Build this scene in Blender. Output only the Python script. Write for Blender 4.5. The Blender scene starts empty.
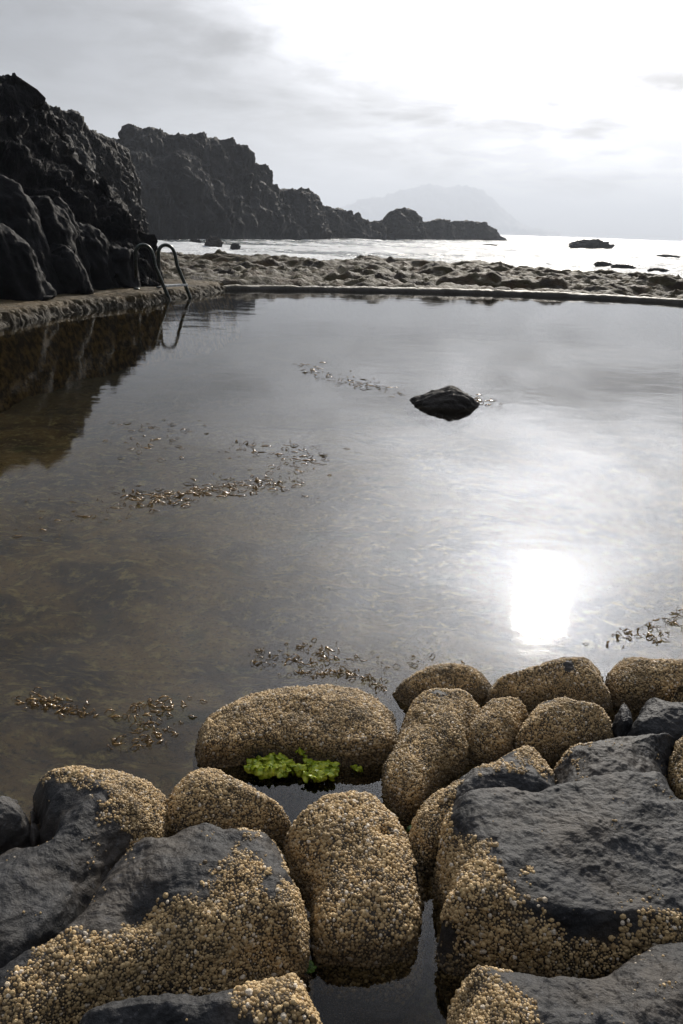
import bpy, math, random
import numpy as np
from mathutils import Matrix, Vector
R = math.radians
rnd = random.Random(7); rng = np.random.default_rng(11)
scene = bpy.context.scene
# ------------------------------------------------------------------ camera
W, H, FPX = 683, 1024, 827.0
CAMZ, PITCH, ROLL = 1.4, 18.9, 2.0
SEA = -1.2
cam_d = bpy.data.cameras.new('camera'); cam = bpy.data.objects.new('camera', cam_d)
scene.collection.objects.link(cam); scene.camera = cam
cam_d.sensor_fit = 'VERTICAL'; cam_d.sensor_height = 24.0; cam_d.lens = FPX * 24.0 / H
cam_d.clip_start = 0.05; cam_d.clip_end = 30000
CM = Matrix.Translation((0, 0, CAMZ)) @ Matrix.Rotation(R(90 - PITCH), 4, 'X') @ Matrix.Rotation(R(ROLL), 4, 'Z')
cam.matrix_world = CM
RM = np.array(CM.to_3x3())
def ray(px, py):
    v = np.stack([np.asarray(px, float) - W/2, H/2 - np.asarray(py, float), np.full(np.shape(px), -FPX)], -1)
    v = v @ RM.T
    return v / np.linalg.norm(v, axis=-1, keepdims=True)
def unp(px, py, z=0.0):
    d = ray(px, py); t = (np.asarray(z) - CAMZ) / d[..., 2]
    return np.array([0, 0, CAMZ]) + d * t[..., None]
# ------------------------------------------------------------------ sun and sky
sd = ray(540, 612); SUN = np.array([sd[0], sd[1], -sd[2]])
SUN_EL = math.asin(SUN[2]); SUN_AZ = math.atan2(SUN[0], SUN[1])
sl = bpy.data.lights.new('sun', 'SUN'); sl.energy = 5.0; sl.angle = R(3.2); sl.color = (1.0, 0.92, 0.80)
so = bpy.data.objects.new('sun', sl); scene.collection.objects.link(so)
so.rotation_euler = Vector(SUN).to_track_quat('Z', 'Y').to_euler(); so.location = (5, 20, 12)
scene.view_settings.view_transform = 'Standard'; scene.view_settings.look = 'None'
scene.view_settings.exposure = 0.15; scene.view_settings.gamma = 1.0; scene.view_settings.use_curve_mapping = False

class NT:
    """small helper for wiring node trees"""
    def __init__(s, nt): s.nt = nt; s.N = nt.nodes; s.L = nt.links
    def put(s, sock, v):
        if isinstance(v, bpy.types.NodeSocket): s.L.new(v, sock)
        elif v is not None:
            if isinstance(v, (tuple, list)) and len(v) == 3 and sock.type == 'RGBA': v = (*v, 1)
            sock.default_value = v
    def m(s, op, a, b=None, c=None, clamp=False):
        n = s.N.new('ShaderNodeMath'); n.operation = op; n.use_clamp = clamp
        for i, v in enumerate((a, b, c)):
            if v is not None: s.put(n.inputs[i], v)
        return n.outputs[0]
    def vm(s, op, a, b=None):
        n = s.N.new('ShaderNodeVectorMath'); n.operation = op
        s.put(n.inputs[0], a)
        if b is not None: s.put(n.inputs[1], b)
        return n.outputs['Value'] if op in ('DOT_PRODUCT', 'LENGTH') else n.outputs['Vector']
    def noise(s, vec, scale, detail=4, rough=0.55, dist=0.0):
        n = s.N.new('ShaderNodeTexNoise'); s.put(n.inputs['Vector'], vec); s.put(n.inputs['Scale'], scale)
        s.put(n.inputs['Detail'], detail); s.put(n.inputs['Roughness'], rough); s.put(n.inputs['Distortion'], dist)
        return n.outputs['Fac']
    def voro(s, vec, scale, feat='F1', rand=1.0):
        n = s.N.new('ShaderNodeTexVoronoi'); n.feature = feat; s.put(n.inputs['Vector'], vec); s.put(n.inputs['Scale'], scale)
        s.put(n.inputs['Randomness'], rand); return n.outputs['Distance']
    def mix(s, f, a, b, mode='MIX'):
        n = s.N.new('ShaderNodeMix'); n.data_type = 'RGBA'; n.blend_type = mode
        s.put(n.inputs[0], f); s.put(n.inputs[6], a); s.put(n.inputs[7], b); return n.outputs[2]
    def rng(s, v, a, b, c=0.0, d=1.0, smooth=True):
        n = s.N.new('ShaderNodeMapRange'); n.interpolation_type = 'SMOOTHSTEP' if smooth else 'LINEAR'
        for i, x in enumerate((v, a, b, c, d)): s.put(n.inputs[i], x)
        return n.outputs[0]
    def bump(s, h, dist, strength=1.0, normal=None):
        n = s.N.new('ShaderNodeBump'); s.put(n.inputs['Height'], h); n.inputs['Distance'].default_value = dist
        n.inputs['Strength'].default_value = strength
        if normal is not None: s.put(n.inputs['Normal'], normal)
        return n.outputs[0]
    def sep(s, v):
        n = s.N.new('ShaderNodeSeparateXYZ'); s.put(n.inputs[0], v); return n.outputs
    def comb(s, x, y, z):
        n = s.N.new('ShaderNodeCombineXYZ')
        for i, v in enumerate((x, y, z)): s.put(n.inputs[i], v)
        return n.outputs[0]

world = bpy.data.worlds.new('World'); scene.world = world; world.use_nodes = True
t = NT(world.node_tree); bg = t.N['Background']
sky = t.N.new('ShaderNodeTexSky'); sky.sky_type = 'NISHITA'; sky.sun_disc = False
sky.sun_elevation = SUN_EL; sky.sun_rotation = SUN_AZ; sky.dust_density = 2.5
D = t.N.new('ShaderNodeTexCoord').outputs['Generated']
dx, dy, dz = t.sep(D)
up = t.m('MAXIMUM', dz, 0.0)
ang = t.m('MULTIPLY', t.m('ARCCOSINE', t.m('MINIMUM', t.vm('DOT_PRODUCT', D, tuple(SUN)), 0.99999)), 180/math.pi)
k = t.m('DIVIDE', 1.0, t.m('ADD', up, 0.16))
cu = t.comb(t.m('MULTIPLY', dx, k), t.m('MULTIPLY', dy, k), 3.1)
n1 = t.noise(cu, 1.5, 6, 0.52, 0.5)          # big cloud masses
n2 = t.noise(t.vm('ADD', cu, (7.3, 2.1, 0)), 3.3, 7, 0.55, 0.3)
cl = t.m('ADD', t.m('MULTIPLY', t.rng(n1, 0.36, 0.64), 0.55), t.m('MULTIPLY', t.rng(n2, 0.36, 0.64), 0.45))   # 1 = thin bright
low = t.rng(dz, 0.0, 0.16, 1.0, 0.0)
base = t.m('MULTIPLY_ADD', cl, 0.10, 0.0)
base = t.m('ADD', base, t.m('MULTIPLY', low, 0.05))
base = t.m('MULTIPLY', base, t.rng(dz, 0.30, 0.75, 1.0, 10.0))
g1 = t.m('ADD', t.m('MULTIPLY', t.m('EXPONENT', t.m('DIVIDE', ang, -9.0)), 2.6), t.m('MULTIPLY', t.m('EXPONENT', t.m('MULTIPLY', t.m('POWER', t.m('DIVIDE', ang, 15.0), 2.0), -1.0)), 4.2))
g1 = t.m('MULTIPLY', g1, t.rng(dz, 0.12, 0.26, 0.9, 1.7))
g2 = t.m('MULTIPLY', t.m('EXPONENT', t.m('MULTIPLY', t.m('POWER', t.m('DIVIDE', ang, 4.0), 2.0), -1.0)), 5.0)
g3 = t.m('MULTIPLY', t.m('MULTIPLY', low, t.m('EXPONENT', t.m('DIVIDE', ang, -14.0))), 1.5)
hi = t.rng(dz, 0.14, 0.27, 0.0, 1.0)
mod = t.m('ADD', t.m('MULTIPLY', t.m('MULTIPLY_ADD', cl, 1.3, 0.3), t.m('SUBTRACT', 1.0, hi)), t.m('MULTIPLY', t.m('MULTIPLY_ADD', cl, 0.45, 0.72), hi))
glow = t.m('ADD', t.m('MULTIPLY', g1, mod), t.m('ADD', g2, g3))
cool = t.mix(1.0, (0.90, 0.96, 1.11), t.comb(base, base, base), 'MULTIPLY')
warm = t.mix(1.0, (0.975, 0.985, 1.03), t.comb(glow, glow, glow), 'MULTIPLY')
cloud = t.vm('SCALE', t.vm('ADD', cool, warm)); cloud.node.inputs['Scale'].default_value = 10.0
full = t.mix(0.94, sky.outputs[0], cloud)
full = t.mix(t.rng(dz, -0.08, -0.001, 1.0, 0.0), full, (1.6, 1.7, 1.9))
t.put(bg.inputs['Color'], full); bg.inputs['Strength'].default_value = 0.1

scene.cycles.use_denoising = True
scene.cycles.max_bounces = 6; scene.cycles.transparent_max_bounces = 12
scene.cycles.volume_bounces = 0; scene.cycles.sample_clamp_indirect = 4.0
scene.cycles.caustics_reflective = False; scene.cycles.caustics_refractive = False

# ------------------------------------------------------------------ numpy noise
_perm = np.random.default_rng(3).permutation(256); _perm = np.concatenate([_perm, _perm, _perm])
_g = np.random.default_rng(4).normal(size=(256, 3)); _g /= np.linalg.norm(_g, axis=1, keepdims=True)
def pn(p):
    p = np.asarray(p, float); i = np.floor(p).astype(int); f = p - i; i &= 255
    u = f*f*f*(f*(f*6-15)+10); out = 0
    for a in (0, 1):
        for b in (0, 1):
            for c in (0, 1):
                h = _perm[_perm[_perm[(i[:, 0]+a) & 255] + ((i[:, 1]+b) & 255)] + ((i[:, 2]+c) & 255)]
                d = _g[h]; v = d[:, 0]*(f[:, 0]-a) + d[:, 1]*(f[:, 1]-b) + d[:, 2]*(f[:, 2]-c)
                out = out + v*(u[:, 0] if a else 1-u[:, 0])*(u[:, 1] if b else 1-u[:, 1])*(u[:, 2] if c else 1-u[:, 2])
    return out*1.5
def fbm(p, octv=4, gain=0.5, ridged=False):
    s = 0; a = 1.0; q = np.array(p, float)
    for o in range(octv):
        v = pn(q + o*17.3); s = s + a*((0.5-np.abs(v))*2-0.6 if ridged else v); a *= gain; q = q*2.03
    return s
def cell(p, seed=0, jit=0.9):
    """2D voronoi: distance to nearest and second-nearest feature, id"""
    p = np.asarray(p, float); i = np.floor(p).astype(int); d1 = np.full(len(p), 9.); d2 = d1.copy(); idn = np.zeros(len(p))
    for a in (-1, 0, 1):
        for b in (-1, 0, 1):
            ci = i + [a, b]; h = _perm[_perm[(ci[:, 0]+seed) & 255] + (ci[:, 1] & 255)]; h2 = _perm[h + 91]
            q = ci + 0.5 + jit*(np.stack([h, h2], 1)/255.0-0.5); d = np.linalg.norm(p-q, axis=1)
            nw = d < d1; d2 = np.where(nw, d1, np.minimum(d2, d)); idn = np.where(nw, h/255., idn); d1 = np.where(nw, d, d1)
    return d1, d2, idn

# ------------------------------------------------------------------ mesh helpers
def mesh_obj(name, verts, faces, mat, parent=None, smooth=True, tri=None):
    verts = np.asarray(verts, np.float32); me = bpy.data.meshes.new(name)
    faces = [np.asarray(f, np.int32) for f in (faces if isinstance(faces, list) else [faces]) if len(f)]
    nl = sum(f.size for f in faces); nf = sum(len(f) for f in faces)
    me.vertices.add(len(verts)); me.vertices.foreach_set('co', verts.ravel())
    me.loops.add(nl); me.loops.foreach_set('vertex_index', np.concatenate([f.ravel() for f in faces]))
    st = []; o = 0
    for f in faces:
        st.append(o + np.arange(len(f))*f.shape[1]); o += f.size
    me.polygons.add(nf); me.polygons.foreach_set('loop_start', np.concatenate(st).astype(np.int32))
    me.update(calc_edges=True); me.validate()
    me.polygons.foreach_set('use_smooth', np.full(len(me.polygons), smooth)); me.update()
    if mat: me.materials.append(mat)
    ob = bpy.data.objects.new(name, me); scene.collection.objects.link(ob)
    if parent: ob.parent = parent
    return ob
def tag(o, label=None, cat=None, group=None, kind=None):
    if label: o['label'] = label
    if cat: o['category'] = cat
    if group: o['group'] = group
    if kind: o['kind'] = kind
    return o
def grid_faces(nu, nv, wrap=False):
    u = np.arange(nu if wrap else nu-1); v = np.arange(nv-1); U, V = np.meshgrid(u, v, indexing='ij')
    U2 = (U+1) % nu
    return np.stack([U*nv+V, U2*nv+V, U2*nv+V+1, U*nv+V+1], -1).reshape(-1, 4)
def vnormals(verts, faces):
    n = np.zeros_like(verts); a, b, c, d = (verts[faces[:, i]] for i in range(4))
    fn = np.cross(c-a, d-b)
    for i in range(4): np.add.at(n, faces[:, i], fn)
    return n/np.maximum(np.linalg.norm(n, axis=1, keepdims=True), 1e-12)
def colattr(ob, vals, name='crust'):
    at = ob.data.attributes.new(name, 'FLOAT', 'POINT'); at.data.foreach_set('value', np.asarray(vals, np.float32))
def tube(pts, r, seg=10):
    pts = [Vector(p) for p in pts]; vs = []; n = len(pts); prev = None
    for i, p in enumerate(pts):
        tg = (pts[min(i+1, n-1)] - pts[max(i-1, 0)]).normalized()
        if prev is None:
            s = tg.orthogonal().normalized()
        else:
            s = (prev - tg*prev.dot(tg)).normalized()
        prev = s; b = tg.cross(s)
        for j in range(seg):
            a = 2*math.pi*j/seg; vs.append(p + (s*math.cos(a) + b*math.sin(a))*r)
    V = np.array([list(v) for v in vs]); i, j = np.meshgrid(np.arange(n-1), np.arange(seg), indexing='ij'); j2 = (j+1) % seg
    F = np.stack([i*seg+j, i*seg+j2, (i+1)*seg+j2, (i+1)*seg+j], -1).reshape(-1, 4)
    V = np.vstack([V, [list(pts[0])], [list(pts[-1])]]); a = len(V)-2; jj = np.arange(seg); k2 = (jj+1) % seg
    T = np.vstack([np.stack([k2, jj, np.full(seg, a)], 1), np.stack([(n-1)*seg+jj, (n-1)*seg+k2, np.full(seg, a+1)], 1)])
    return V, [F, T]
def catmull(P, closed=True, n=240):
    P = np.asarray(P, float); m = len(P); Q = []
    rngi = range(m) if closed else range(m-1)
    for i in rngi:
        p0, p1, p2, p3 = (P[(i-1) % m], P[i], P[(i+1) % m], P[(i+2) % m]) if closed else (P[max(i-1, 0)], P[i], P[i+1], P[min(i+2, m-1)])
        for s in np.linspace(0, 1, 16, endpoint=False):
            Q.append(0.5*((2*p1)+(-p0+p2)*s+(2*p0-5*p1+4*p2-p3)*s*s+(-p0+3*p1-3*p2+p3)*s**3))
    if not closed: Q.append(P[-1])
    Q = np.array(Q); C = np.vstack([Q, Q[:1]]) if closed else Q
    L = np.concatenate([[0], np.cumsum(np.linalg.norm(np.diff(C[:, :2], axis=0), axis=1))])
    s = np.linspace(0, L[-1], n, endpoint=not closed)
    return np.stack([np.interp(s, L, C[:, k]) for k in range(C.shape[1])], 1)
def seg_dist(p, poly):
    """distance of 2D points to a closed polygon, and inside flag"""
    d = np.full(len(p), 1e9); ins = np.zeros(len(p), bool); a = poly; b = np.roll(poly, -1, 0)
    for (x1, y1), (x2, y2) in zip(a, b):
        e = np.array([x2-x1, y2-y1]); w = p - [x1, y1]; u = np.clip((w@e)/max(e@e, 1e-12), 0, 1)
        d = np.minimum(d, np.linalg.norm(w - u[:, None]*e, axis=1))
        c = ((y1 > p[:, 1]) != (y2 > p[:, 1])) & (p[:, 0] < (x2-x1)*(p[:, 1]-y1)/(y2-y1+1e-15)+x1); ins ^= c
    return d, ins

# ------------------------------------------------------------------ materials
def mat(name):
    m = bpy.data.materials.new(name); m.use_nodes = True; t = NT(m.node_tree); p = t.N['Principled BSDF']
    return m, t, p
def wpos(t): return t.N.new('ShaderNodeNewGeometry').outputs['Position']
def attr(t, name):
    n = t.N.new('ShaderNodeAttribute'); n.attribute_name = name; return n.outputs['Fac']

def make_basalt():
    m, t, p = mat('basalt_wet'); P = wpos(t); crust = attr(t, 'crust')
    a = t.noise(P, 9, 5, 0.6); b = t.noise(P, 70, 4, 0.65)
    dark = t.mix(t.rng(a, 0.35, 0.65), (0.015, 0.015, 0.0155), (0.034, 0.034, 0.035))
    dark = t.mix(t.rng(t.noise(P, 4.3, 5, 0.6), 0.45, 0.62, 0, 0.7), dark, (0.052, 0.043, 0.034))
    dark = t.mix(t.rng(t.noise(t.vm('ADD', P, (4, 2, 1)), 6.5, 5, 0.65), 0.55, 0.62, 0, 0.6), dark, (0.012, 0.012, 0.013))
    dark = t.mix(t.rng(b, 0.56, 0.72, 0, 0.7), dark, (0.085, 0.083, 0.085))
    sp = t.voro(P, 130); spf = t.rng(sp, 0.0, 0.22, 0.55, 0.0)
    dark = t.mix(t.m('MULTIPLY', spf, t.rng(t.noise(P, 20, 2), 0.5, 0.6)), dark, (0.22, 0.2, 0.17))
    v = t.voro(P, 210); tan = t.mix(t.rng(v, 0.1, 0.55), (0.20, 0.145, 0.085), (0.05, 0.038, 0.026))
    tan = t.mix(t.rng(a, 0.4, 0.7, 0, 0.45), tan, (0.07, 0.055, 0.035))
    col = t.mix(crust, dark, tan)
    t.put(p.inputs['Base Color'], col)
    t.put(p.inputs['Roughness'], t.m('ADD', t.m('MULTIPLY_ADD', b, 0.3, 0.46), t.m('MULTIPLY', crust, 0.2)))
    p.inputs['Specular IOR Level'].default_value = 0.2
    h = t.m('ADD', t.m('MULTIPLY', t.noise(P, 55, 7, 0.62, 0.2), 1.0), t.m('MULTIPLY', t.noise(P, 260, 3, 0.6), 0.25))
    cr = t.rng(t.voro(t.vm('ADD', P, (0.3, 0.1, 0)), 26, 'DISTANCE_TO_EDGE'), 0.0, 0.06, 0.25, 0.0)
    h = t.m('SUBTRACT', h, t.m('MULTIPLY', cr, 0.12)); h = t.m('SUBTRACT', h, t.m('MULTIPLY', t.m('MULTIPLY', v, crust), 0.5))
    t.put(p.inputs['Normal'], t.bump(h, 0.0055, 1.0))
    return m
def make_barnacle():
    m, t, p = mat('barnacle'); P = wpos(t); tint = attr(t, 'tint')
    c = t.mix(tint, (0.33, 0.21, 0.085), (0.70, 0.505, 0.25)); c = t.mix(t.rng(tint, 0.9, 0.96), c, (0.72, 0.62, 0.48)); c = t.mix(t.rng(tint, 0.10, 0.04), c, (0.12, 0.085, 0.045))
    c = t.mix(t.rng(t.noise(P, 14, 4, 0.6), 0.42, 0.66, 0, 0.55), c, (0.20, 0.145, 0.07))
    c = t.mix(t.rng(t.noise(P, 600, 2), 0.45, 0.7, 0, 0.5), c, (0.12, 0.08, 0.05))
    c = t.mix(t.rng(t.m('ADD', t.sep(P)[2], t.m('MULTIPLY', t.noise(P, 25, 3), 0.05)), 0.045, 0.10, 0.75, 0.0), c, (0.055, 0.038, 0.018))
    t.put(p.inputs['Base Color'], c); p.inputs['Roughness'].default_value = 0.5
    p.inputs['Specular IOR Level'].default_value = 0.35
    t.put(p.inputs['Normal'], t.bump(t.noise(P, 900, 2), 0.001))
    return m
def make_cliffrock(name, dark, light, sc, bumpd, rough=0.8, moss=None):
    m, t, p = mat(name); P = wpos(t)
    a = t.noise(P, sc, 6, 0.6); b = t.noise(P, sc*5, 5, 0.65)
    c = t.mix(t.rng(a, 0.38, 0.66), dark, light)
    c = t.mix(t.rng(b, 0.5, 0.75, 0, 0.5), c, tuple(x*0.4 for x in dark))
    if moss:
        nz = t.sep(t.N.new('ShaderNodeNewGeometry').outputs['Normal'])[2]
        c = t.mix(t.m('MULTIPLY', t.rng(nz, 0.3, 0.8), t.rng(t.noise(P, sc*2.2, 4), 0.4, 0.6)), c, moss)
    t.put(p.inputs['Base Color'], c); p.inputs['Roughness'].default_value = rough
    p.inputs['Specular IOR Level'].default_value = 0.12
    h = t.m('ADD', a, t.m('MULTIPLY', b, 0.4)); t.put(p.inputs['Normal'], t.bump(h, bumpd))
    return m
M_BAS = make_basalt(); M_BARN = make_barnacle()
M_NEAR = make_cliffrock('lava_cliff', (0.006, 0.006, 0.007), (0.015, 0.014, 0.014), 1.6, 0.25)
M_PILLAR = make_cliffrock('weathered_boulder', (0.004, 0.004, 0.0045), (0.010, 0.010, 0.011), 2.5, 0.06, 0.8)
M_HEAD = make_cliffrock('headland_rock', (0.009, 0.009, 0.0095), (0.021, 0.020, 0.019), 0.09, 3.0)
M_FAR = make_cliffrock('far_mountain', (0.34, 0.35, 0.37), (0.40, 0.41, 0.43), 0.004, 10)  # pale rock colour carries part of the haze fading
M_REEF = make_cliffrock('reef_rock', (0.011, 0.0065, 0.003), (0.062, 0.036, 0.014), 1.3, 0.15, 0.7, moss=(0.040, 0.031, 0.010))
M_SEAROCK = make_cliffrock('sea_rock', (0.02, 0.02, 0.02), (0.05, 0.045, 0.04), 0.4, 0.3)

def make_deck():
    m, t, p = mat('weedy_concrete'); P = wpos(t)
    a = t.noise(P, 1.3, 6, 0.6); b = t.noise(P, 9, 5, 0.65); z = t.sep(P)[2]
    c = t.mix(t.rng(a, 0.35, 0.65), (0.035, 0.024, 0.009), (0.10, 0.068, 0.03))
    c = t.mix(t.rng(b, 0.5, 0.7, 0, 0.7), c, (0.06, 0.055, 0.025))
    c = t.mix(t.rng(t.noise(P, 24, 4, 0.7), 0.6, 0.7, 0, 0.35), c, (0.18, 0.15, 0.10))
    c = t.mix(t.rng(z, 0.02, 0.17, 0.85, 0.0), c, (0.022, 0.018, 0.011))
    c = t.mix(t.rng(z, -0.10, -0.03, 1.0, 0.0), c, t.mix(t.rng(b, 0.4, 0.65), (0.07, 0.048, 0.02), (0.30, 0.20, 0.08)))
    t.put(p.inputs['Base Color'], c); p.inputs['Roughness'].default_value = 0.8; p.inputs['Specular IOR Level'].default_value = 0.2
    t.put(p.inputs['Normal'], t.bump(t.m('ADD', b, t.m('MULTIPLY', a, 0.6)), 0.06)); return m
M_DECK = make_deck()
def make_coping():
    m, t, p = mat('wall_coping'); P = wpos(t)
    c = t.mix(t.rng(t.noise(P, 1.1, 5, 0.65), 0.35, 0.7), (0.24, 0.19, 0.10), (0.13, 0.11, 0.055))
    c = t.mix(t.rng(t.noise(P, 6, 4), 0.5, 0.75, 0, 0.6), c, (0.06, 0.05, 0.03))
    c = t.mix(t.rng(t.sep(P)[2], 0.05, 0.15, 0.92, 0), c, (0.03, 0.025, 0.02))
    t.put(p.inputs['Base Color'], c); p.inputs['Roughness'].default_value = 0.65
    t.put(p.inputs['Normal'], t.bump(t.noise(P, 8, 5), 0.04)); return m
M_COPE = make_coping()
def make_floor():
    m, t, p = mat('pool_floor'); P = wpos(t)
    a = t.noise(P, 1.7, 6, 0.6); b = t.noise(P, 10.0, 7, 0.7); c3 = t.noise(P, 34, 5, 0.7)
    c = t.mix(t.rng(a, 0.36, 0.64), (0.13, 0.085, 0.038), (0.48, 0.32, 0.13))
    c = t.mix(t.rng(b, 0.48, 0.68, 0, 0.9), c, (0.75, 0.60, 0.26))
    c = t.mix(t.rng(c3, 0.5, 0.66, 0, 0.6), c, (0.045, 0.036, 0.018))
    c = t.mix(t.rng(t.noise(P, 2.3, 3), 0.58, 0.7, 0, 0.5), c, (0.10, 0.12, 0.045))
    c = t.mix(t.rng(t.m('ADD', t.sep(P)[1], t.m('MULTIPLY', a, 4.0)), 8.0, 15.0, 0.0, 0.85), c, (0.035, 0.034, 0.022))  # far floor darker: basalt, plus the dimming of deep water painted in
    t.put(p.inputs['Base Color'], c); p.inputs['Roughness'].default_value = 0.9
    t.put(p.inputs['Normal'], t.bump(t.m('ADD', b, t.m('MULTIPLY', c3, 0.5)), 0.12)); return m
M_FLOOR = make_floor()
def make_pool():
    m = bpy.data.materials.new('pool_water'); m.use_nodes = True; t = NT(m.node_tree); t.N.clear()
    out = t.N.new('ShaderNodeOutputMaterial'); P = wpos(t)
    Ps = t.vm('MULTIPLY', P, (1.0, 1.6, 1.0))
    h = t.m('ADD', t.m('MULTIPLY', t.noise(Ps, 1.6, 3, 0.5, 0.4), 1.0), t.m('MULTIPLY', t.noise(Ps, 9, 3, 0.5, 0.6), 0.13))
    calm = t.rng(t.noise(P, 0.35, 3), 0.4, 0.62, 0.35, 1.0)
    fine = t.m('MULTIPLY', t.noise(Ps, 38, 2, 0.5), 0.02)
    n = t.bump(t.m('ADD', t.m('MULTIPLY', h, calm), fine), 0.0035)
    fr = t.N.new('ShaderNodeFresnel'); fr.inputs['IOR'].default_value = 1.36; t.put(fr.inputs['Normal'], n)
    gl = t.N.new('ShaderNodeBsdfGlossy'); gl.inputs['Roughness'].default_value = 0.03; t.put(gl.inputs['Normal'], n)
    tr = t.N.new('ShaderNodeBsdfTransparent'); tr.inputs['Color'].default_value = (0.97, 0.93, 0.80, 1)
    mx = t.N.new('ShaderNodeMixShader'); t.L.new(fr.outputs[0], mx.inputs[0]); t.L.new(tr.outputs[0], mx.inputs[1]); t.L.new(gl.outputs[0], mx.inputs[2])
    t.L.new(mx.outputs[0], out.inputs[0]); return m
M_POOL = make_pool()
def make_sea():
    m, t, p = mat('sea_water'); P = wpos(t)
    Ps = t.vm('MULTIPLY', P, (0.55, 1.0, 1.0)); foam = attr(t, 'foam')
    h = t.m('ADD', t.noise(Ps, 0.5, 6, 0.65, 0.6), t.m('MULTIPLY', t.noise(Ps, 3.0, 4, 0.6), 0.25))
    fn = t.noise(Ps, 0.9, 7, 0.7, 0.4)
    f = t.rng(t.m('ADD', foam, t.m('MULTIPLY_ADD', fn, 1.6, -0.8)), 0.45, 0.75)
    t.put(p.inputs['Base Color'], t.mix(f, (0.03, 0.055, 0.06), (0.75, 0.77, 0.78)))
    t.put(p.inputs['Roughness'], t.m('MULTIPLY_ADD', f, 0.4, 0.24)); p.inputs['IOR'].default_value = 1.33
    t.put(p.inputs['Normal'], t.bump(h, 3.0)); return m
M_SEA = make_sea()
def simple(name, col, rough=0.5, metal=0.0, spec=0.5, nsc=None, col2=None):
    m, t, p = mat(name); P = wpos(t)
    c = t.mix(t.rng(t.noise(P, nsc, 4, 0.6), 0.38, 0.62), col, col2) if nsc else col
    t.put(p.inputs['Base Color'], c); p.inputs['Roughness'].default_value = rough; p.inputs['Metallic'].default_value = metal
    p.inputs['Specular IOR Level'].default_value = spec; return m
M_STEEL = simple('weathered_steel', (0.06, 0.07, 0.06), 0.32, 0.7, nsc=30, col2=(0.03, 0.036, 0.03))
M_STEP = simple('pale_step_steel', (0.7, 0.7, 0.68), 0.5, 0.5, nsc=30, col2=(0.4, 0.4, 0.38))  # steps much paler than the rails
def leafmat(name, c1, c2, rough=0.3, trans=0.4, nsc=60):
    m, t, p = mat(name); P = wpos(t); c = t.mix(t.rng(t.noise(P, nsc, 3), 0.35, 0.65), c1, c2)
    t.put(p.inputs['Base Color'], c); p.inputs['Roughness'].default_value = rough
    tl = t.N.new('ShaderNodeBsdfTranslucent'); t.put(tl.inputs['Color'], c)
    mx = t.N.new('ShaderNodeMixShader'); mx.inputs[0].default_value = trans
    o = t.N['Material Output']; t.L.new(p.outputs[0], mx.inputs[1]); t.L.new(tl.outputs[0], mx.inputs[2]); t.L.new(mx.outputs[0], o.inputs[0])
    return m
M_LETT = leafmat('sea_lettuce', (0.26, 0.36, 0.015), (0.58, 0.62, 0.06), 0.25, 0.4, 70)
M_WEED = leafmat('brown_weed', (0.34, 0.21, 0.07), (0.13, 0.075, 0.025), 0.18, 0.3, 40)
M_MOSS = leafmat('green_alga', (0.05, 0.10, 0.02), (0.12, 0.2, 0.03), 0.5, 0.3, 60)
# ------------------------------------------------------------------ pool floor, water, sea
def polar_grid(r0, r1, nr, a0, a1, na, c=(0, 0), powr=1.0):
    rr = r0*(r1/r0)**np.linspace(0, 1, nr); aa = np.linspace(R(a0), R(a1), na)
    A, RR = np.meshgrid(aa, rr, indexing='ij')
    return np.stack([c[0]+RR*np.sin(A), c[1]+RR*np.cos(A)], -1).reshape(-1, 2), grid_faces(na, nr)[:, ::-1]
# shore line of the foreground rocks, far wall line and left deck edge, in metres
EDGE = catmull(np.array([unp(x, y, 0.0) for x, y in [(-260, 375), (-110, 345), (0, 327), (60, 315), (100, 309), (149, 304), (170, 299.5), (194, 296.5), (215, 292.5), (228, 290)]])[:, :2], False, 160)
C0 = EDGE[-1]; _w = np.vstack([[C0], unp(np.array([290, 360, 445, 520, 600, 683, 800]), np.array([290.2, 291.3, 293, 295.3, 299, 304, 312.5]), 0.0)[:, :2]])
WALL = catmull(_w, False, 400); _wl = np.concatenate([[0], np.cumsum(np.linalg.norm(np.diff(WALL, axis=0), axis=1))])
wd = (WALL[-1]-C0)/np.linalg.norm(WALL[-1]-C0); wn = np.array([-wd[1], wd[0]])
def wallpt(s):
    s = np.asarray(s, float); c = np.stack([np.interp(s, _wl, WALL[:, k]) for k in (0, 1)], -1)
    e1 = WALL[-1]-WALL[-30]; e1 = e1/np.linalg.norm(e1); e0 = WALL[60]-C0; e0 = e0/np.linalg.norm(e0)
    return c + np.maximum(s-_wl[-1], 0)[..., None]*e1 + np.minimum(s, 0)[..., None]*e0
FAREND = wallpt(46.0)
XY, F = polar_grid(0.25, 30.5, 230, -180, 180, 360)
dist = np.linalg.norm(XY - [0, 1.4], axis=1)
behind_wall = (XY-C0)@wn
P3 = np.column_stack([XY, XY[:, 0]*0])
depth = -0.20 - 0.62*(1-np.exp(-np.maximum(XY[:, 1]-1.6, 0)/2.2)) - 0.25*np.clip(XY[:, 1]/18, 0, 1)
depth += 0.16*np.clip(-XY[:, 0]-0.3, 0, 1)*np.exp(-((XY[:, 1]-2.3)/0.9)**2)
depth += 0.10*fbm(P3*0.9, 3)*np.clip(XY[:, 1]/3, 0.2, 1) + 0.035*fbm(P3*5, 4)
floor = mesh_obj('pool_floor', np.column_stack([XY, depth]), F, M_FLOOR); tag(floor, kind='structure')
XYw, Fw = polar_grid(0.25, 60, 60, -180, 180, 180)
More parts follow.
